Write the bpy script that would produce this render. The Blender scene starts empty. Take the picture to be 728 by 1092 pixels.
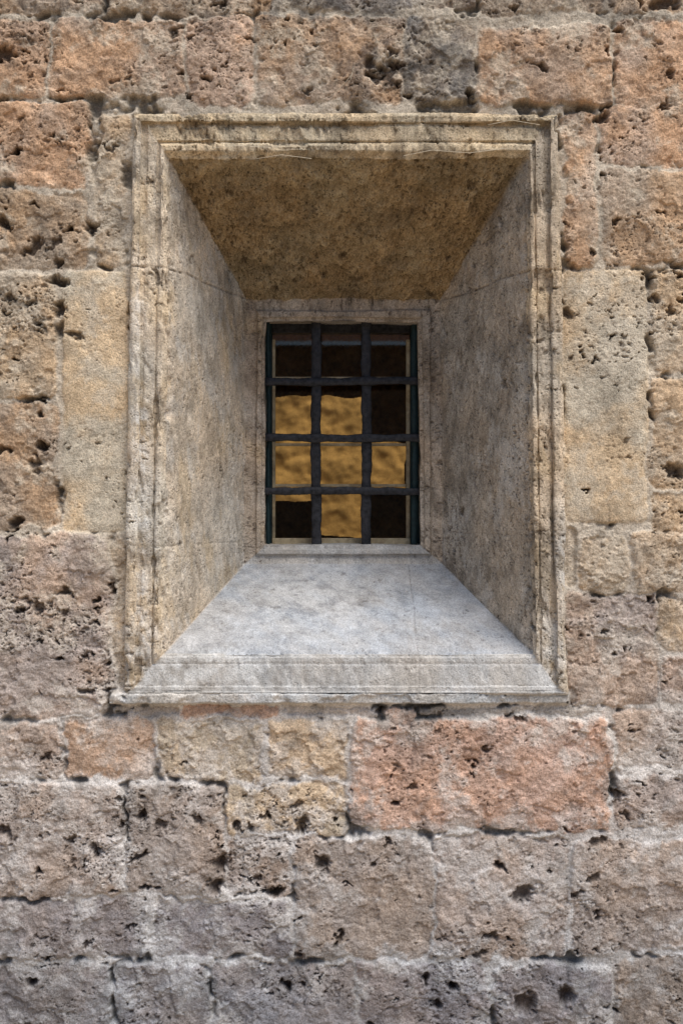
import bpy, math, numpy as np
from mathutils import Vector
S=300.0; D=4.0; CU,CV=364.0,546.0
def PX(u,y=0.0): return (u-CU)/S*(D+y)/D
def PZ(v,y=0.0): return (CV-v)/S*(D+y)/D
def lin(c):
    c=np.array(c,dtype=float)/255.0
    return np.where(c<=0.04045,c/12.92,((c+0.055)/1.055)**2.4)
# ---------------------------------------------------------------- noise
def hsh(ix,iy,iz,seed):
    n=(ix.astype(np.int64)*374761393+iy.astype(np.int64)*668265263+iz*2147483647*3+iz*1442695041+seed*982451653)&0xffffffff
    n=((n^(n>>13))*1274126177)&0xffffffff
    n=((n^(n>>15))*2246822519)&0xffffffff
    n=n^(n>>16)
    return n.astype(np.float64)/4294967296.0
def vn2(x,y,seed=0):
    ix=np.floor(x);iy=np.floor(y);fx=x-ix;fy=y-iy
    fx=fx*fx*fx*(fx*(fx*6-15)+10);fy=fy*fy*fy*(fy*(fy*6-15)+10)
    a=hsh(ix,iy,0,seed);b=hsh(ix+1,iy,0,seed);c=hsh(ix,iy+1,0,seed);d=hsh(ix+1,iy+1,0,seed)
    return (a*(1-fx)+b*fx)*(1-fy)+(c*(1-fx)+d*fx)*fy
def fb2(x,y,sc,o=4,seed=0,g=0.5):
    x=x*sc;y=y*sc;t=0;a=1;s=0
    for i in range(o):
        t=t+a*vn2(x,y,seed+i*17);s+=a;a*=g
        x,y=(x*0.8-y*0.6)*2.03+13.1,(x*0.6+y*0.8)*2.03+7.7
    return t/s*2-1
def vn3(x,y,z,seed=0):
    ix=np.floor(x);iy=np.floor(y);iz=np.floor(z)
    fx=x-ix;fy=y-iy;fz=z-iz
    fx=fx*fx*(3-2*fx);fy=fy*fy*(3-2*fy);fz=fz*fz*(3-2*fz)
    iz=iz.astype(np.int64)
    def l(zz):
        a=hsh(ix,iy,zz,seed);b=hsh(ix+1,iy,zz,seed);c=hsh(ix,iy+1,zz,seed);d=hsh(ix+1,iy+1,zz,seed)
        return (a*(1-fx)+b*fx)*(1-fy)+(c*(1-fx)+d*fx)*fy
    return l(iz)*(1-fz)+l(iz+1)*fz
def fb3(p,sc,o=4,seed=0,g=0.5):
    x=p[...,0]*sc;y=p[...,1]*sc;z=p[...,2]*sc;t=0;a=1;s=0
    for i in range(o):
        t=t+a*vn3(x,y,z,seed+i*17);s+=a;a*=g
        x,y=(x*0.8-y*0.6)*2.03+13.1,(x*0.6+y*0.8)*2.03+7.7
        y,z=(y*0.8-z*0.6),(y*0.6+z*0.8)*2.03+3.3
    return t/s*2-1
def sst(a,b,x):
    t=np.clip((x-a)/(b-a),0,1);return t*t*(3-2*t)
def pits(x,y,cell,dens,rmin,rmax,seed):
    """irregular cavities: returns 0..1 depth"""
    wx=x+fb2(x,y,1.9/cell,4,seed+5,.65)*cell*0.42; wy=y+fb2(x,y,1.9/cell,4,seed+9,.65)*cell*0.42
    gx=wx/cell;gy=wy/cell;ix=np.floor(gx);iy=np.floor(gy);out=np.zeros_like(x)
    for i in (-1,0,1):
        for j in (-1,0,1):
            cx=ix+i;cy=iy+j
            ox=hsh(cx,cy,0,seed);oy=hsh(cx,cy,0,seed+1);r=hsh(cx,cy,0,seed+2);e=hsh(cx,cy,0,seed+3)
            rr=rmin+(rmax-rmin)*r**2.5
            an=(hsh(cx,cy,0,seed+4)-0.5)*1.6
            dx=gx-cx-ox;dy=gy-cy-oy
            c=np.cos(an);s=np.sin(an)
            d=np.sqrt(((dx*c+dy*s)*0.7)**2+((dy*c-dx*s)*1.35)**2)/rr
            v=np.where(e<dens,1-sst(0.4,1.0,d),0)
            out=np.maximum(out,v)
    return out
# ---------------------------------------------------------------- mesh util
def link(ob,parent=None):
    bpy.context.scene.collection.objects.link(ob)
    if parent: ob.parent=parent
    return ob
def grid_mesh(name,P,col,por,mask=None,wrap=False,flip=False,mat=None,parent=None):
    R,C=P.shape[:2]
    idx=np.arange(R*C).reshape(R,C)
    if wrap: idx=np.concatenate([idx,idx[:,:1]],1)
    q=np.stack([idx[:-1,:-1],idx[:-1,1:],idx[1:,1:],idx[1:,:-1]],-1)
    if mask is not None: q=q[mask]
    q=q.reshape(-1,4)
    if flip: q=q[:,::-1]
    me=bpy.data.meshes.new(name)
    me.vertices.add(R*C);me.vertices.foreach_set('co',P.reshape(-1).astype(np.float32))
    n=len(q);me.loops.add(n*4);me.loops.foreach_set('vertex_index',q.reshape(-1).astype(np.int32))
    me.polygons.add(n);me.polygons.foreach_set('loop_start',(np.arange(n)*4).astype(np.int32))
    me.polygons.foreach_set('use_smooth',np.ones(n,dtype=bool))
    me.update(calc_edges=True)
    a=me.attributes.new('Col','FLOAT_COLOR','POINT')
    cc=np.ones((R*C,4),dtype=np.float32);cc[:,:3]=np.clip(col,0.01,.9).reshape(-1,3);a.data.foreach_set('color',cc.reshape(-1))
    b=me.attributes.new('por','FLOAT','POINT');b.data.foreach_set('value',por.reshape(-1).astype(np.float32))
    ob=bpy.data.objects.new(name,me)
    if mat: me.materials.append(mat)
    return link(ob,parent)
def pyd(name,v,f,mat,parent=None,smooth=False):
    me=bpy.data.meshes.new(name);me.from_pydata(v,[],f);me.update()
    if smooth:
        for p in me.polygons:p.use_smooth=True
    me.materials.append(mat)
    return link(bpy.data.objects.new(name,me),parent)
def box(name,a,b,mat,parent=None,bev=0):
    x0,y0,z0=a;x1,y1,z1=b
    v=[(x0,y0,z0),(x1,y0,z0),(x1,y1,z0),(x0,y1,z0),(x0,y0,z1),(x1,y0,z1),(x1,y1,z1),(x0,y1,z1)]
    f=[(0,3,2,1),(4,5,6,7),(0,1,5,4),(1,2,6,5),(2,3,7,6),(3,0,4,7)]
    o=pyd(name,v,f,mat,parent)
    if bev:
        m=o.modifiers.new('b','BEVEL');m.width=bev;m.segments=2
    return o
def empty(name):
    return link(bpy.data.objects.new(name,None))
# ---------------------------------------------------------------- materials
def stone_mat(name,small=1.0):
    m=bpy.data.materials.new(name);m.use_nodes=True;nt=m.node_tree;N=nt.nodes;L=nt.links
    b=N['Principled BSDF'];b.inputs['Roughness'].default_value=0.95;b.inputs['Specular IOR Level'].default_value=0.12
    tc=N.new('ShaderNodeTexCoord')
    at=N.new('ShaderNodeAttribute');at.attribute_name='Col'
    ap=N.new('ShaderNodeAttribute');ap.attribute_name='por'
    def noise(sc,det=3,r=0.6):
        n=N.new('ShaderNodeTexNoise');n.inputs['Scale'].default_value=sc;n.inputs['Detail'].default_value=det;n.inputs['Roughness'].default_value=r
        L.new(tc.outputs['Object'],n.inputs['Vector']);return n.outputs['Fac']
    def mr(x,a,b_,c,d):
        n=N.new('ShaderNodeMapRange');n.inputs[1].default_value=a;n.inputs[2].default_value=b_;n.inputs[3].default_value=c;n.inputs[4].default_value=d
        L.new(x,n.inputs[0]);return n.outputs[0]
    def ma(op,a,b_):
        n=N.new('ShaderNodeMath');n.operation=op
        for i,q in enumerate((a,b_)):
            if isinstance(q,(int,float)):n.inputs[i].default_value=q
            else:L.new(q,n.inputs[i])
        return n.outputs[0]
    n1=noise(170,3,0.7);n3=noise(48,4,0.65)
    g=ma('MULTIPLY',mr(n1,0.3,0.7,1-.40*small,1+.40*small),mr(n3,0.3,0.7,0.88,1.12))
    vo=N.new('ShaderNodeTexVoronoi');vo.inputs['Scale'].default_value=95;vo.inputs['Randomness'].default_value=1
    L.new(tc.outputs['Object'],vo.inputs['Vector'])
    pm=mr(vo.outputs['Distance'],0.20,0.42,1,0)
    sel=mr(noise(34,3,0.6),0.48,0.58,0,1)
    pit=ma('MULTIPLY',ma('MULTIPLY',pm,sel),ap.outputs['Fac'])
    g=ma('MULTIPLY',g,ma('SUBTRACT',1.0,ma('MULTIPLY',pit,0.62)))
    mx=N.new('ShaderNodeVectorMath');mx.operation='SCALE'
    L.new(at.outputs['Color'],mx.inputs[0]);L.new(g,mx.inputs['Scale'])
    L.new(mx.outputs[0],b.inputs['Base Color'])
    h=ma('ADD',ma('MULTIPLY',n1,0.8),ma('MULTIPLY',n3,0.55))
    h=ma('SUBTRACT',h,ma('MULTIPLY',pit,1.0))
    bp=N.new('ShaderNodeBump');bp.inputs['Strength'].default_value=0.8;bp.inputs['Distance'].default_value=0.006*small
    L.new(h,bp.inputs['Height']);L.new(bp.outputs[0],b.inputs['Normal'])
    return m
def simple(name,c1,c2,sc,rough=0.8,metal=0,bump=0.002,spec=0.5):
    m=bpy.data.materials.new(name);m.use_nodes=True;nt=m.node_tree;N=nt.nodes;L=nt.links
    b=N['Principled BSDF'];b.inputs['Roughness'].default_value=rough;b.inputs['Metallic'].default_value=metal;b.inputs['Specular IOR Level'].default_value=spec
    tc=N.new('ShaderNodeTexCoord');n=N.new('ShaderNodeTexNoise');n.inputs['Scale'].default_value=sc;n.inputs['Detail'].default_value=6;n.inputs['Roughness'].default_value=0.65
    L.new(tc.outputs['Object'],n.inputs['Vector'])
    r=N.new('ShaderNodeValToRGB');r.color_ramp.elements[0].position=0.35;r.color_ramp.elements[1].position=0.65
    r.color_ramp.elements[0].color=(*c1,1);r.color_ramp.elements[1].color=(*c2,1)
    L.new(n.outputs['Fac'],r.inputs[0]);L.new(r.outputs[0],b.inputs['Base Color'])
    bp=N.new('ShaderNodeBump');bp.inputs['Distance'].default_value=bump;bp.inputs['Strength'].default_value=0.7
    L.new(n.outputs['Fac'],bp.inputs['Height']);L.new(bp.outputs[0],b.inputs['Normal'])
    return m
M_stone=stone_mat('weathered_tufa_stone')
M_sill=stone_mat('worn_smooth_limestone',.75)
M_soft=stone_mat('plastered_masonry',.35)
M_iron=simple('wrought_iron',(0.006,0.007,0.009),(0.04,0.04,0.046),60,0.6,0.1,0.003,.35)
M_wood=simple('sash_paint',(0.28,0.21,0.12),(0.5,0.4,0.24),40,0.6,0,0.0005)
M_teal=simple('frame_green_paint',(0.006,0.018,0.02),(0.014,0.036,0.04),50,0.6,0,0.0005,.3)
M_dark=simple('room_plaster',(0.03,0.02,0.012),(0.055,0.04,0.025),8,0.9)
M_plain=simple('rubble_core',(0.25,0.19,0.14),(0.36,0.28,0.2),6,0.95,0,0.01)
M_fac=simple('brown_masonry',(0.2,0.14,0.09),(0.3,0.22,0.15),3,0.95,0,0.01)
M_ground=simple('pale_paving',(0.38,0.30,0.21),(0.47,0.38,0.28),3,0.9,0,0.005)
M_roof=simple('roof_tiles',(0.25,0.11,0.06),(0.35,0.17,0.1),6,0.9,0,0.01)
M_twig=simple('dry_stems',(0.3,0.24,0.16),(0.45,0.38,0.28),80,0.9)
# ---------------------------------------------------------------- wall blocks
C={'o':(188,160,136),'b':(178,156,133),'t':(190,172,149),'m':(162,152,148),'p':(177,161,149),'d':(140,131,123),'s':(204,189,164),'w':(200,192,180),'r':(190,159,139),'L':(186,185,182),'g':(176,167,158)}
B=[ # x0,y0,x1,y1,type,porosity,height(m)
(-40,-75,108,13,'b',.5,0),(113,-75,288,12,'b',.4,0),(293,-75,503,10,'d',.4,0),(508,-75,640,14,'b',.4,.004),(645,-75,780,13,'b',.5,0),
(-40,22,51,102,'o',.8,.004),(55,20,198,102,'o',.45,.006),(202,14,268,111,'o',.6,.003),(272,18,428,110,'b',.6,.007),(431,20,503,110,'d',.6,.004),(506,27,652,110,'o',.6,.012),(656,20,780,112,'o',.4,.002),
(-40,108,98,200,'o',.8,.006),(104,118,137,284,'t',.3,.004),(-40,206,96,286,'b',.7,.0),
(-40,292,61,422,'t',.9,.008),(67,288,138,568,'s',.25,.004),(-40,427,62,563,'b',.9,.002),
(-40,570,118,764,'p',.9,.006),(122,574,137,735,'t',.2,-.004),
(638,112,780,179,'o',.7,.004),(640,184,780,284,'b',.7,.006),(600,118,634,284,'o',.4,.004),
(600,287,689,558,'s',.4,.004),(693,290,780,394,'t',.8,.006),(693,399,780,519,'t',.9,.003),(693,524,780,568,'t',.5,-.003),
(616,573,666,630,'t',.4,.006),(670,566,780,632,'t',.4,.008),(604,634,700,752,'p',.4,.004),(702,640,780,690,'t',.4,0),(703,694,780,752,'p',.5,.004),(601,563,613,628,'w',.2,-.003),
(122,753,192,764,'g',.2,-.004),(195,749,300,764,'r',.2,.0),(304,752,408,764,'g',.2,-.004),(412,751,440,778,'r',.2,.003),(444,752,640,762,'g',.2,-.003),
(-40,769,66,831,'p',.5,.006),(70,768,165,831,'o',.3,.0),(170,767,280,831,'t',.3,.0),(284,767,373,831,'t',.3,.002),(378,766,650,884,'r',.4,.014),(655,757,780,818,'p',.4,.004),(655,823,780,883,'p',.5,.004),
(-40,837,128,956,'p',.7,.006),(132,836,237,956,'p',.9,.008),(241,836,374,889,'t',.5,.004),(241,893,311,956,'p',.7,0),(315,893,457,1021,'p',.7,.006),(461,891,604,1020,'p',.5,.004),(608,893,780,1016,'p',.4,.008),
(-40,961,158,1024,'m',.4,.004),(162,961,311,1024,'m',.4,.002),
(-40,1029,120,1140,'m',.5,.002),(124,1029,224,1140,'m',.5,.006),(228,1029,376,1140,'m',.6,.004),(380,1026,520,1140,'m',.6,.002),(525,1026,650,1140,'m',.8,.012),(654,1022,780,1140,'p',.7,.004),
(118,737,606,750,'L',.1,.034)]
rs=np.random.RandomState(4)
def rows(u0,u1,v0,v1):
    v=v0
    while v<v1-20:
        h=min(rs.uniform(75,125),v1-v)
        if v1-(v+h)<40:h=v1-v
        u=u0
        while u<u1-20:
            w=min(rs.uniform(90,230),u1-u)
            if u1-(u+w)<50:w=u1-u
            B.append((u,v,u+w-4,v+h-4,rs.choice(list('obtpp')),rs.uniform(.4,.9),rs.uniform(0,.01)));u+=w
        v+=h
rows(-2040,2700,-520,-78);rows(-2040,-42,-78,1144);rows(784,2700,-78,1144);rows(-2040,2700,1144,1190)
fs=0.0032
xf=np.arange(-1.27,1.27,fs);zf=np.arange(-1.87,1.87,fs)
xs=np.concatenate([np.linspace(-7.9,-1.29,220),xf,np.linspace(1.29,7.7,210)])
zs=np.concatenate([np.linspace(-2.12,-1.885,14),zf,np.linspace(1.885,3.5,60)])[::-1]
X,Z=np.meshgrid(xs,zs);U=CU+S*X;V=CV-S*Z
wu=fb2(U,V,1/45.,4,3)*8+fb2(U,V,1/12.,4,8,.65)*5.0;wv=fb2(U,V,1/45.,4,23)*8+fb2(U,V,1/12.,4,28,.65)*5.0
Dm=np.full(X.shape,-30.0);ID=np.zeros(X.shape,int);TL=np.zeros(X.shape)
uu=CU+S*xs;vv=CV-S*zs
for k,(x0,y0,x1,y1,t,po,hh) in enumerate(B):
    i0,i1=np.searchsorted(vv,[y0-16,y1+16]);j0,j1=np.searchsorted(uu,[x0-16,x1+16])
    if i0>=i1 or j0>=j1: continue
    sl=(slice(i0,i1),slice(j0,j1))
    f=0.25 if t=='L' else (0.5 if t in'sw' else 1)
    u=U[sl]+wu[sl]*f;v=V[sl]+wv[sl]*f;r=min(8,(y1-y0)*.3) if t!='L' else 2
    qx=np.abs(u-(x0+x1)/2)-(x1-x0)/2+r;qy=np.abs(v-(y0+y1)/2)-(y1-y0)/2+r
    d=-(np.hypot(np.maximum(qx,0),np.maximum(qy,0))+np.minimum(np.maximum(qx,qy),0)-r)
    if t=='L': d=d+6
    else: d=d+rs.uniform(-1.0,1.0)
    bt=d>Dm[sl]
    Dm[sl]=np.where(bt,d,Dm[sl]);ID[sl]=np.where(bt,k,ID[sl])
    tx,tz=rs.uniform(-.00008,.00008),rs.uniform(-.0001,.0001)
    TL[sl]=np.where(bt,(u-(x0+x1)/2)*tx+(v-(y0+y1)/2)*tz,TL[sl])
isL=np.array([b[4]=='L' for b in B])[ID]
Dm=np.where(isL,Dm-6,Dm)
po=np.array([b[5] for b in B])[ID];hb=np.array([b[6] for b in B])[ID]
bc=np.array([lin(C[b[4]]) for b in B]);jit=rs.uniform(0.92,1.08,(len(B),1))*rs.uniform(0.99,1.01,(len(B),3));bc=bc*jit
smooth=np.array([b[4] in 'sL' for b in B])[ID]
e=sst(-2.2,2.2,Dm)
n_lo=fb2(U,V,1/70.,3,41);n_md=fb2(U,V,1/26.,5,51,.6);n_hi=fb2(U,V,1/6.,3,61,.7)
deepm=sst(0.08,0.42,fb2(U,V,1/38.,4,71,.6))
mort=-0.002-0.036*deepm+n_md*0.007+n_hi*0.003
rough=np.where(isL,.4,np.where(smooth,0.35,1.0))
ridg=1-np.abs(fb2(U,V,1/35.,5,91,.65))*2.2
fl=sst(.10,.16,fb2(U,V,1/42.,5,95,.6))
stone=hb+TL+rough*(n_lo*.006+n_md*0.008+n_hi*0.0045+ridg*0.002-fl*.007)-0.007*np.exp(-np.maximum(Dm,0)/4.0)*np.where(isL,.3,1)
stone-=np.where(isL,sst(.1,.4,fb2(U,V,1/25.,3,97,.5))*.010,0)
reg=sst(-0.15,0.38,fb2(U,V,1/48.,4,101,.6))
dens=np.clip(po*reg*1.15,0,1)*e
p0=pits(U,V,4.2,dens*.75,.20,.50,191)
p1=pits(U,V,8.0,dens*.7,.10,.48,201)
p2=pits(U,V,20.0,dens*.6,.07,.42,211)
p3=pits(U,V,50.0,np.clip(po-.25,0,1)*.75*e,.06,.30,221)
spots=[(346,920,12),(228,940,12),(232,918,10),(408,757,6),(100,905,9),(45,475,8),(322,884,8),(465,1075,8),(690,640,6),(660,35,6),(640,125,9),(498,105,8),(552,955,11),(305,1050,8),(720,500,10),(97,240,8),(66,330,9),(255,880,6),(8,240,8),(20,165,7),(480,1050,5),(560,1068,13),(600,1060,12),(150,870,7),(40,930,6),(15,555,8),(320,880,6),(530,925,6),(38,1050,8),(5,60,9),(66,300,8)]
ps=np.zeros_like(X)
for (a,b_,r) in spots:
    i0,i1=np.searchsorted(vv,[b_-34,b_+34]);j0,j1=np.searchsorted(uu,[a-34,a+34]);sl=(slice(i0,i1),slice(j0,j1))
    d=np.hypot((U[sl]-a+wu[sl]*1.1+n_hi[sl]*4)*.85,(V[sl]-b_+wv[sl]*1.1+n_hi[sl]*4))/r
    ps[sl]=np.maximum(ps[sl],1-sst(.3,1,d))
H=mort*(1-e)+stone*e-p0*.004-p1*.009-p2*.020-p3*.030-ps*.040
sm=sst(0.02,0.32,fb2(U,V,1/30.,5,121,.65)+0.32*np.exp(-np.maximum(Dm,0)/8)-0.05-.25*(p2+p3))*np.where(smooth,.25,.75)
low=sst(500,900,V);l3=low[...,None]
mor=np.clip((1-e)*.85+sm*(.4+.6*low)*np.exp(-np.maximum(Dm,0)/34),0,1)
H=H+sm*.003
col=bc[ID]
va=fb2(U,V,1/50.,4,131,.6);vb=fb2(U,V,1/14.,5,141,.7);vc=fb2(U,V,1/60.,5,151,.6)
gr_=hsh(np.arange(X.size).reshape(X.shape),np.zeros_like(X),0,77)-.5
col=col*(1+va[...,None]*.24+vb[...,None]*.42+gr_[...,None]*.22)
warm=np.array([1.08,.965,.83]);cool=np.array([.96,1.0,1.04])
k=sst(-.35,.35,vc)[...,None]*(1-.5*l3);col=col*(warm*k+cool*(1-k))
dust=sst(.03,.38,fb2(U,V,1/34.,6,161,.7))[...,None]*.6
col=col*(1-dust)+(lin((206,193,172))*(1-l3)+lin((206,199,192))*l3)*dust
mc=(lin((190,177,158))*(1-l3)+lin((204,198,192))*l3)*(1+.4*vb[...,None]+.2*va[...,None]);mc=mc*(.45+.55*(1-deepm[...,None]))
col=col*(1-mor[...,None])+mc*mor[...,None]
vign=sst(820,1120,V)[...,None]*(.75+.5*sst(-.3,.3,va)[...,None]);col=col*(1-np.array([.30,.25,.19])*vign)  # vignetting toward the bottom, mottled and painted into the stone colour
st=np.zeros_like(X)
for (a,b_,ra,rb,w) in [(430,70,110,55,1.0),(330,15,180,26,.9),(60,10,90,20,.8),(650,8,120,18,.7),(500,108,18,14,.9),(655,115,12,30,.8),(90,130,22,25,.5),(620,1075,120,40,.6),(60,250,60,30,.45),(300,1060,120,30,.4),(40,1060,90,40,.4),(20,470,40,90,.3),(210,100,70,25,.4)]:
    st=np.maximum(st,w*np.exp(-((U-a)/ra)**2-((V-b_)/rb)**2))
st=(st*sst(-.25,.35,fb2(U,V,1/18.,5,171,.7)))[...,None]
col=col*(1-st*.75)+lin((95,92,90))*st*.75*.6
cav=np.clip(p0*.38+p1*.55+p2*.68+p3*.65+ps*.75+fl*.06,0,.9)[...,None]
col=col*(1-cav)+lin((70,56,46))*cav
mask_u=(U[:-1,:-1]+U[1:,1:])/2;mask_v=(V[:-1,:-1]+V[1:,1:])/2
K=.019/300
def warpu(u,v): return CU+(u-CU)*(1+K*(v-435)*1.0)
hole=(mask_u>146)&(mask_u<591)&(mask_v>130)&(mask_v<731)
P=np.stack([X,-H,Z],-1)
wall=empty('stone_wall')
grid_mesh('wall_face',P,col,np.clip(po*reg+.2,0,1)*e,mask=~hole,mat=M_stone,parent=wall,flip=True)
box('core_left',(-7.85,.12,-2.1),(-.76,.95,3.45),M_plain,wall);box('core_right',(.78,.12,-2.1),(7.65,.95,3.45),M_plain,wall)
box('core_above',(-.757,.12,1.4),(.777,.95,3.45),M_plain,wall);box('core_below',(-.757,.12,-2.1),(.777,.95,-.72),M_plain,wall)
# ---------------------------------------------------------------- splayed surround
rings=[#L,T,R,B,y,nsub,zone
(137,121,600,741,.06,6,0),(137.5,121.5,599.5,740,-.024,4,0),(141,125,596,738,-.034,5,0),(147,129.5,590,733,-.034,3,0),(149,131.5,588,731,-.008,3,0),
(152.5,134.5,585,727,-.013,3,0),(154,136,583.5,725,-.019,10,0),(164.5,150,574,710,-.021,3,0),(166,152,572.5,708,-.010,3,0),(168,154.5,571,706,-.033,4,0),(172,160.5,568,702,-.034,3,0),(175,165,566,700,-.014,5,0),
(178,170,563,697,.0,180,1),(262,319,470,601,.60,5,2),(264,322,468,599,.602,6,2),(273,331,459,592,.604,3,2),(274,332,458,591,.592,5,2),(279,338,452,586,.592,3,2),(280,339,451,585,.606,4,2),(283,343,447,581,.61,14,3),(284.5,347,445.5,579,.80,0,3)]
nx,nz=420,560
def ring(L_,T,R,B_,y):
    c=[(L_,T),(R,T),(R,B_),(L_,B_)]
    c=[(PX(warpu(a,b),y),y,PZ(b,y)) for a,b in c]
    out=[]
    for i,n in enumerate((nx,nz,nx,nz)):
        a=np.array(c[i]);b=np.array(c[(i+1)%4]);t=np.linspace(0,1,n,endpoint=False)[:,None]
        out.append(a*(1-t)+b*t)
    return np.concatenate(out)
RR=[ring(*r[:5]) for r in rings];rowsP=[];zone=[];frac=[]
for i in range(len(rings)-1):
    n=rings[i][5]
    for j in range(n):
        t=j/n;rowsP.append(RR[i]*(1-t)+RR[i+1]*t);zone.append(rings[i][6]);frac.append(t)
rowsP.append(RR[-1]);zone.append(3);frac.append(1)
P=np.array(rowsP);zone=np.array(zone)[:,None]*np.ones((1,P.shape[1]));frac=np.array(frac)[:,None]*np.ones((1,P.shape[1]))
side=np.concatenate([np.full(n,i) for i,n in enumerate((nx,nz,nx,nz))])[None,:]*np.ones((P.shape[0],1))
fb_=(side==2).astype(float)
for _ in range(8): fb_=(fb_+np.roll(fb_,1,1)+np.roll(fb_,-1,1))/3
rowi=np.arange(P.shape[0])[:,None]
# local wear flattens the mouldings unevenly
wear=sst(-.05,.4,fb3(P,5,4,371,.6))*.6*(1-fb_)
mm=((rowi>=10)&(zone==0))*(fb_*.9+wear)
tb=np.clip((rowi-10)/40.,0,1)
P[...,1]=P[...,1]*(1-mm)+(-.026+.014*tb)*mm
du=np.roll(P,-1,1)-np.roll(P,1,1);ds=np.gradient(P,axis=0)
Nn=np.cross(du,ds);Nn/=np.linalg.norm(Nn,axis=-1,keepdims=True)+1e-12
flip=False
if Nn[13,:,1].mean()>0: Nn=-Nn;flip=True
x,y,z=P[...,0],P[...,1],P[...,2]
up=CU+S*x*D/(D+y);vp=CV-S*z*D/(D+y)
top=side==0;right=side==1;bot=side==2;left=side==3
spl=zone==1;mol=zone==0;bk=zone>=2
n1=fb3(P,3.0,3,301);n2=fb3(P,13,5,311,.62);n3=fb3(P,60,3,321,.65);n4=fb3(P,26,4,331,.62)
amp=np.where(spl&top,.026,np.where(spl&right,.0085,np.where(spl&left,.0066,np.where(bot,.0036,.0060))))
am=amp.copy()
for _ in range(6): am=(am+np.roll(am,1,1)+np.roll(am,-1,1))/3
for _ in range(4): am[1:-1]=(am[:-2]+am[1:-1]+am[2:])/3
amp=am
disp=n1*.008+n2*amp+n3*amp*.40+n4*np.where(top&spl,.018,0)
q1=np.where(top|bot,x*S,z*S);q2=np.where(top|bot,y*S*1.1+z*S*.3,y*S*1.1+x*S*.5)
tp=np.where(spl&top,.7,np.where(right&spl,.75,np.where(left&spl,.4,np.where(bot,.12,.5))))
dn=tp*sst(-.25,.3,fb3(P,6,4,341,.6))
pa=pits(q1,q2,6.5,dn,.12,.47,401);pb=pits(q1,q2,17.,dn*.5,.08,.36,411);pc=pits(q1,q2,4.,dn,.2,.5,421)
nm=~((zone==3)|(bot&mol))
pa*=nm;pb*=nm;pc*=nm
disp-=pa*.006+pb*.011+pc*.003
worn=sst(.06,.40,fb3(P,11,5,351,.6))*np.where(top,1.0,np.where(bot,.3,.9))
disp-=np.where(mol,worn*.014,0)
near=np.exp(-np.minimum(frac*25,30))*spl
disp-=near*sst(-.2,.35,n4)*np.where(bot,.012,.018)
wob=fb3(P,7,3,361)*.010
def joint(c,w): return np.exp(-((c)/w)**2)
j=np.zeros_like(x)
for zj,sd in ((.868,left),(.858,right),(-.12,left),(-.085,right)):
    j=np.maximum(j,joint(z-zj+wob,.0038)*(sd&(zone<2))*(.3 if zj<0 else .9))
j=np.maximum(j,joint(x-.272+wob*.6,.0028)*(bot&(zone<2))*.5)
j=np.maximum(j,joint(x+.06+wob,.0025)*(top&(zone==0))*.3)
j*=(.25+.75*sst(-.2,.2,n4))
disp-=j*.008
P2=P+Nn*disp[...,None]
scol=np.ones(P.shape)*lin((186,164,134))
def cm(mask,c):
    global scol
    scol=np.where(mask[...,None],lin(c),scol)
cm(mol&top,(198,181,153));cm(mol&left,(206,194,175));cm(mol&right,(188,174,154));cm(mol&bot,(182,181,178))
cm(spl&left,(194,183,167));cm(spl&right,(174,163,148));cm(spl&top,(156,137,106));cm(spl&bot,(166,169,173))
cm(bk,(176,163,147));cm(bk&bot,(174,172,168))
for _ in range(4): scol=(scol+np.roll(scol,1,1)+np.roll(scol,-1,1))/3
nb=np.where(bot,.75,1.0)[...,None]
gq=(hsh(np.arange(x.size).reshape(x.shape),np.zeros_like(x),0,78)-.5)[...,None]
scol=scol*(1+nb*(.26*fb3(P,5,4,501)[...,None]+.32*n2[...,None]+.36*n4[...,None]+.20*gq))
k=sst(-.4,.4,fb3(P,4,4,511,.6))[...,None];kk=(np.array([1.07,.98,.88])*k+np.array([.96,1,1.05])*(1-k));scol=scol*(kk*nb*.8+(1-nb*.8))
yb=sst(.0,.35,fb3(P,7,5,521,.6))[...,None]*((left|mol)&~bot)[...,None]*.4
scol=scol*(1-yb)+lin((204,178,138))*yb
pale=sst(.05,.35,fb3(P,10,5,541,.66))[...,None]*((left|right)&spl)[...,None]*.4
scol=scol*(1-pale)+lin((206,202,195))*pale
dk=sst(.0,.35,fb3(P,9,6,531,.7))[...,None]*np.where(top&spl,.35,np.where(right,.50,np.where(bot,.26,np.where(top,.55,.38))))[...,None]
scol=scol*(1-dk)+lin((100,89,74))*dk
wm=np.zeros_like(x)
for (a,b_,ra,rb,w) in [(150,470,9,60,1.),(152,560,8,40,.9),(150,640,10,50,.9),(200,715,90,22,.9),(150,700,25,50,.9),(608,600,14,60,.9),(590,690,20,50,.7),(330,640,90,45,.4),(148,330,8,50,.6),(152,400,8,40,.5)]:
    wm=np.maximum(wm,w*np.exp(-((up-a)/ra)**2-((vp-b_)/rb)**2))
wm=(wm*sst(-.35,.25,n4))[...,None]*.8
scol=scol*(1-wm)+lin((222,222,219))*wm
cav=np.clip(pa*.5+pb*.6+pc*.35+j*.55+np.where(mol&~bot,worn*.2,0),0,.8)[...,None]
scol=scol*(1-cav)+lin((84,70,56))*cav
sporo=np.where(top&spl,.9,np.where(right,.8,np.where(bot,.3,.55)))
sur=empty('splayed_window_surround')
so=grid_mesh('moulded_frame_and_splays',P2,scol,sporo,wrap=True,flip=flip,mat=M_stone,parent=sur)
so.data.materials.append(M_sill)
fm=((side[:-1]==2)).astype(np.int32).reshape(-1);so.data.polygons.foreach_set('material_index',fm)
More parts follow.
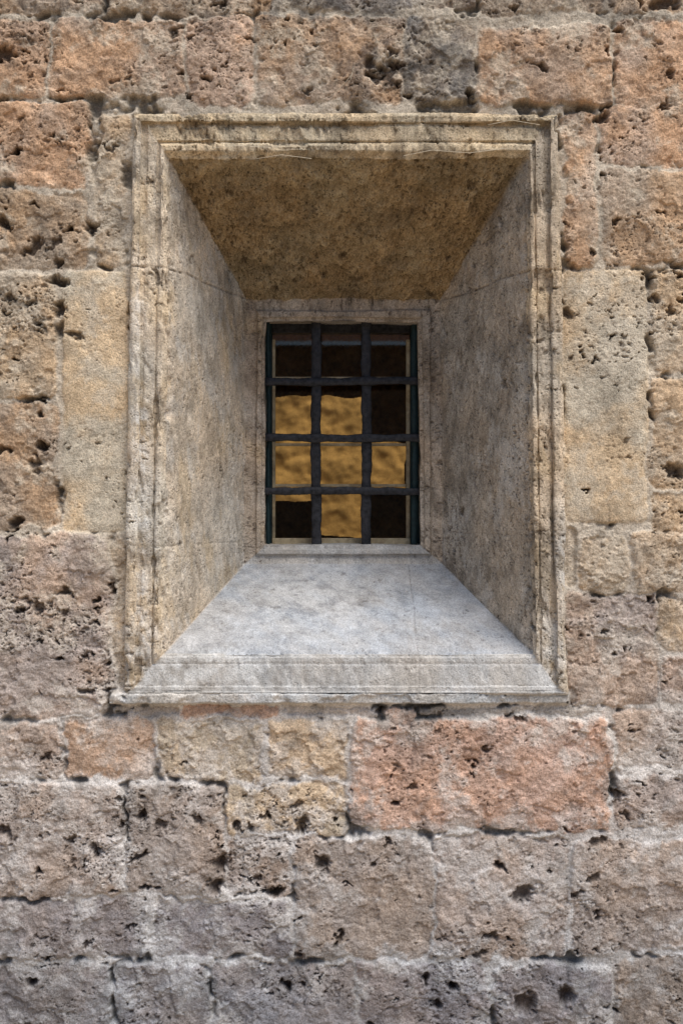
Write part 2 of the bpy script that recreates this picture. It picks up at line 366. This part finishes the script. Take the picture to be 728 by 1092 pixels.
# ---------------------------------------------------------------- grille
def bar(name,p0,p1,w,t,mat,parent,cross=(),seed=0,n=110,swell=.35):
    p0=Vector(p0);p1=Vector(p1);d=(p1-p0);Ln=d.length;d.normalize()
    a=Vector((0,1,0));s=d.cross(a).normalized();v=[];f=[];r=np.random.RandomState(seed);ph=r.uniform(0,6,4)
    sec=[(-1,-.6),(-.8,-1),(.8,-1),(1,-.6),(1,.6),(.8,1),(-.8,1),(-1,.6)]
    for i in range(n+1):
        k=i/n*Ln;g=1+.06*math.sin(k*31+ph[0])+.05*math.sin(k*73+ph[1])+r.uniform(-.05,.05)
        for c in cross: g+=swell*math.exp(-((k-c)/.022)**2)
        o=p0+d*k+s*(.0018*math.sin(k*9+ph[2])+.0008*math.sin(k*40+ph[3]))
        for (q,h) in sec: v.append(tuple(o+s*q*w/2*g+a*h*t/2*(1+.3*(g-1))))
    for i in range(n):
        for j in range(8):
            b=i*8+j;c=i*8+(j+1)%8;f.append((b,c,c+8,b+8))
    f.append(tuple(range(7,-1,-1)));f.append(tuple(range(n*8,n*8+8)))
    return pyd(name,v,f,mat,parent,True)
gr=empty('wrought_iron_window_grille')
gy=.672
hz=[407.5,467,523.5];vx=[337,390.5]
zt,zb=PZ(340,gy),PZ(582,gy);xl,xr=PX(280,gy),PX(449,gy)
hzc=[zt-PZ(h,gy) for h in hz];vxc=[PX(a,gy)-xl for a in vx]
for i,a in enumerate(vx): bar('upright_bar_%d'%(i+1),(PX(a,gy),gy,zt),(PX(a,gy),gy,zb),.041,.028,M_iron,gr,hzc,i+1,swell=.12)
for i,h in enumerate(hz): bar('cross_bar_%d'%(i+1),(xl,gy-.016,PZ(h,gy)),(xr,gy-.016,PZ(h,gy)+(.003 if i==0 else -.002)),.031,.022,M_iron,gr,vxc,i+11,swell=.2)
for i,a in enumerate((286,442)): bar('edge_bar_%d'%(i+1),(PX(a,gy),gy+.01,zt),(PX(a,gy),gy+.01,zb),.013 if i==0 else .024,.02,M_teal,gr,[],i+21)
# ---------------------------------------------------------------- sash window
sw=empty('sash_window');sy=.745
def pbox(n,u0,v0,u1,v1,y0,y1,mat,bev=.002): box(n,(PX(u0,y0),y0,PZ(v1,y0)),(PX(u1,y0),y1,PZ(v0,y0)),mat,sw,bev)
pbox('frame_left',281,340,289.8,584,sy,sy+.05,M_teal);pbox('frame_right',437.5,340,450,584,sy,sy+.05,M_teal)
pbox('frame_head',290,336,437.3,355,sy+.002,sy+.05,M_iron)
pbox('inner_left',290.2,362,293.4,580,sy+.01,sy+.04,M_wood);pbox('inner_right',433,362,437,580,sy+.01,sy+.04,M_wood)
pbox('inner_sill',290.2,574,437.2,584,sy-.01,sy+.04,M_wood)
for i,h in enumerate((403,474,517.5)): pbox('glazing_bar_%d'%(i+1),293.6,h-1.3,432.8,h+1.5,sy+.015,sy+.035,M_wood,.001)
g=bpy.data.materials.new('old_glass');g.use_nodes=True;nt=g.node_tree;N=nt.nodes;L=nt.links
for n in list(N):N.remove(n)
o=N.new('ShaderNodeOutputMaterial');mx=N.new('ShaderNodeMixShader');tr=N.new('ShaderNodeBsdfTransparent');gl=N.new('ShaderNodeBsdfGlossy')
tr.inputs[0].default_value=(.92,.92,.88,1);gl.inputs[0].default_value=(1,1,1,1);gl.inputs['Roughness'].default_value=.02
mx.inputs[0].default_value=.04
L.new(tr.outputs[0],mx.inputs[1]);L.new(gl.outputs[0],mx.inputs[2]);L.new(mx.outputs[0],o.inputs[0])
yy=sy+.026
pyd('glass_pane',[(PX(290,yy),yy,PZ(580,yy)),(PX(437,yy),yy,PZ(580,yy)),(PX(437,yy),yy,PZ(352,yy)),(PX(290,yy),yy,PZ(352,yy))],[(0,1,2,3)],g,sw)
# dark room behind the window, with an added screen and added sunlit wall
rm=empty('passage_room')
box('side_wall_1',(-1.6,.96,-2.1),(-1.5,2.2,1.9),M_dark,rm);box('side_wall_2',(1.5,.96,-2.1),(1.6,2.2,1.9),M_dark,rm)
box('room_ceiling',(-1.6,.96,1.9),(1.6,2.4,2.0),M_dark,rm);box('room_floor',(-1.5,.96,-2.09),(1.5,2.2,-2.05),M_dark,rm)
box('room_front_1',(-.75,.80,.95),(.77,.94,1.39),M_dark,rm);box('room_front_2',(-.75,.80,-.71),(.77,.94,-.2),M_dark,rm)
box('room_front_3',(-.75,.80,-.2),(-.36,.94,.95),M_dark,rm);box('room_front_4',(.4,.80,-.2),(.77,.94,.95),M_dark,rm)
ay=2.2;ax=np.concatenate([[-3],np.arange(-.6,.6,.003),[3]]);az_=np.concatenate([[-2.1],np.arange(-.4,1.0,.003),[2.6]]);AX,AZ=np.meshgrid(ax,az_)
au=CU+S*AX*D/(D+ay);av=CV-S*AZ*D/(D+ay)
nu=fb2(au,av,1/34.,3,601,.45)*7
sx=(au[:-1,:-1]+nu[:-1,:-1]);sv=(av[:-1,:-1]+nu[:-1,:-1]*.7)
opn=((sx>270)&(sx<389)&(sv>424)&(sv<534))|((sx>336)&(sx<389)&(sv>532)&(sv<572)&(sv-532>(389-sx)*.3-12))|((sx>388)&(sx<431)&(sv>472)&(sv<523))
PP=np.stack([AX,np.full_like(AX,ay)+fb2(au,av,1/20.,4,611)*.04,AZ],-1)
cc=np.ones(PP.shape)*lin((128,94,58))*(1+.8*fb2(au,av,1/10.,4,621)[...,None])
grid_mesh('added_patch_screen',PP,cc,np.full(AX.shape,.3),mask=~opn,mat=M_soft,parent=rm)  # added screen, its openings cut to shape the gold patches in the panes
ay=4.6;ax=np.linspace(-3,3,401);az_=np.linspace(-2.1,2.4,301);AX,AZ=np.meshgrid(ax,az_)
r1=fb2(AX*100,AZ*100,1/16.,5,701,.6);r2=fb2(AX*100,AZ*100,1/60.,3,711,.5)
PP=np.stack([AX,ay+r1*.035,AZ],-1)
cc=lin((224,174,98))*(.32+.22*sst(-.5,.5,r1)+.10*sst(-.5,.5,r2))[...,None]
grid_mesh('added_court_wall',PP,cc,np.full(AX.shape,.3),mat=M_soft,parent=rm,flip=False)  # added wall, put in to catch sun and give the gold behind the glass
# ---------------------------------------------------------------- twigs
v=[];f=[]
def twig(pts,r=.0011):
    b0=len(v)
    for i,(u,w,yv) in enumerate(pts):
        c=Vector((PX(u,yv),yv,PZ(w,yv)))
        for k in range(4):
            a=k*math.pi/2;v.append((c.x+r*math.cos(a),c.y+r*math.sin(a)*.7,c.z+r*math.sin(a)))
    for i in range(len(pts)-1):
        for k in range(4):
            a=b0+i*4+k;b=b0+i*4+(k+1)%4;f.append((a,b,b+4,a+4))
for t in [[(158,133,-.035),(162,148,-.045),(164,160,-.045),(170,168,-.04)],[(345,106,-.02),(356,100,-.03),(368,88,-.03),(376,78,-.022)],[(368,96,-.02),(374,84,-.03),(377,72,-.022)],[(392,30,-.02),(405,27,-.03),(422,29,-.028)],[(398,34,-.02),(402,44,-.03),(410,52,-.025)],[(250,168,-.03),(256,160,-.045),(262,156,-.045)],[(226,158,-.036),(250,155,-.045),(288,157,-.045),(310,154,-.036)],[(430,166,-.03),(460,160,-.044),(500,163,-.044),(540,158,-.036)],[(262,171,-.01),(300,165,-.04),(332,169,-.035)],[(520,133,-.03),(545,128,-.04),(575,133,-.036)]]:
    twig(t)
pyd('dry_twigs',v,f,M_twig)
# ---------------------------------------------------------------- ground and facing building
pyd('ground',[(-120,-160,-2.1),(120,-160,-2.1),(120,120,-2.1),(-120,120,-2.1)],[(0,1,2,3)],M_ground)
ob=empty('stone_building')
box('facade',(-12,-15,-2.09),(12,-14,2.9),M_fac,ob)
pyd('roof',[(-12.4,-13.7,2.92),(12.4,-13.7,2.92),(12.4,-17,4.2),(-12.4,-17,4.2)],[(0,1,2,3)],M_roof,ob)
# ---------------------------------------------------------------- light
el,az=math.radians(62),math.radians(140)
dv=Vector((math.sin(az)*math.cos(el),math.cos(az)*math.cos(el),math.sin(el)))
w=bpy.data.worlds.new('World');bpy.context.scene.world=w;w.use_nodes=True;nt=w.node_tree
sk=nt.nodes.new('ShaderNodeTexSky');sk.sky_type='NISHITA';sk.sun_disc=False;sk.sun_elevation=el;sk.sun_rotation=az
nt.links.new(sk.outputs[0],nt.nodes['Background'].inputs[0]);nt.nodes['Background'].inputs[1].default_value=.15
ld=bpy.data.lights.new('sun','SUN');ld.energy=3.9;ld.angle=math.radians(38);ld.color=(1,.95,.88)
lo=link(bpy.data.objects.new('sun',ld));lo.rotation_euler=dv.to_track_quat('Z','Y').to_euler()
cd=bpy.data.cameras.new('camera');cd.sensor_fit='VERTICAL';cd.sensor_height=36;cd.lens=36*D/(1092/S);cd.clip_end=500;cd.clip_start=.05
co=link(bpy.data.objects.new('camera',cd));co.location=(0,-D,0);co.rotation_euler=(math.radians(90),0,0)
sc=bpy.context.scene;sc.camera=co
sc.view_settings.view_transform='Standard';sc.view_settings.look='None';sc.view_settings.exposure=0
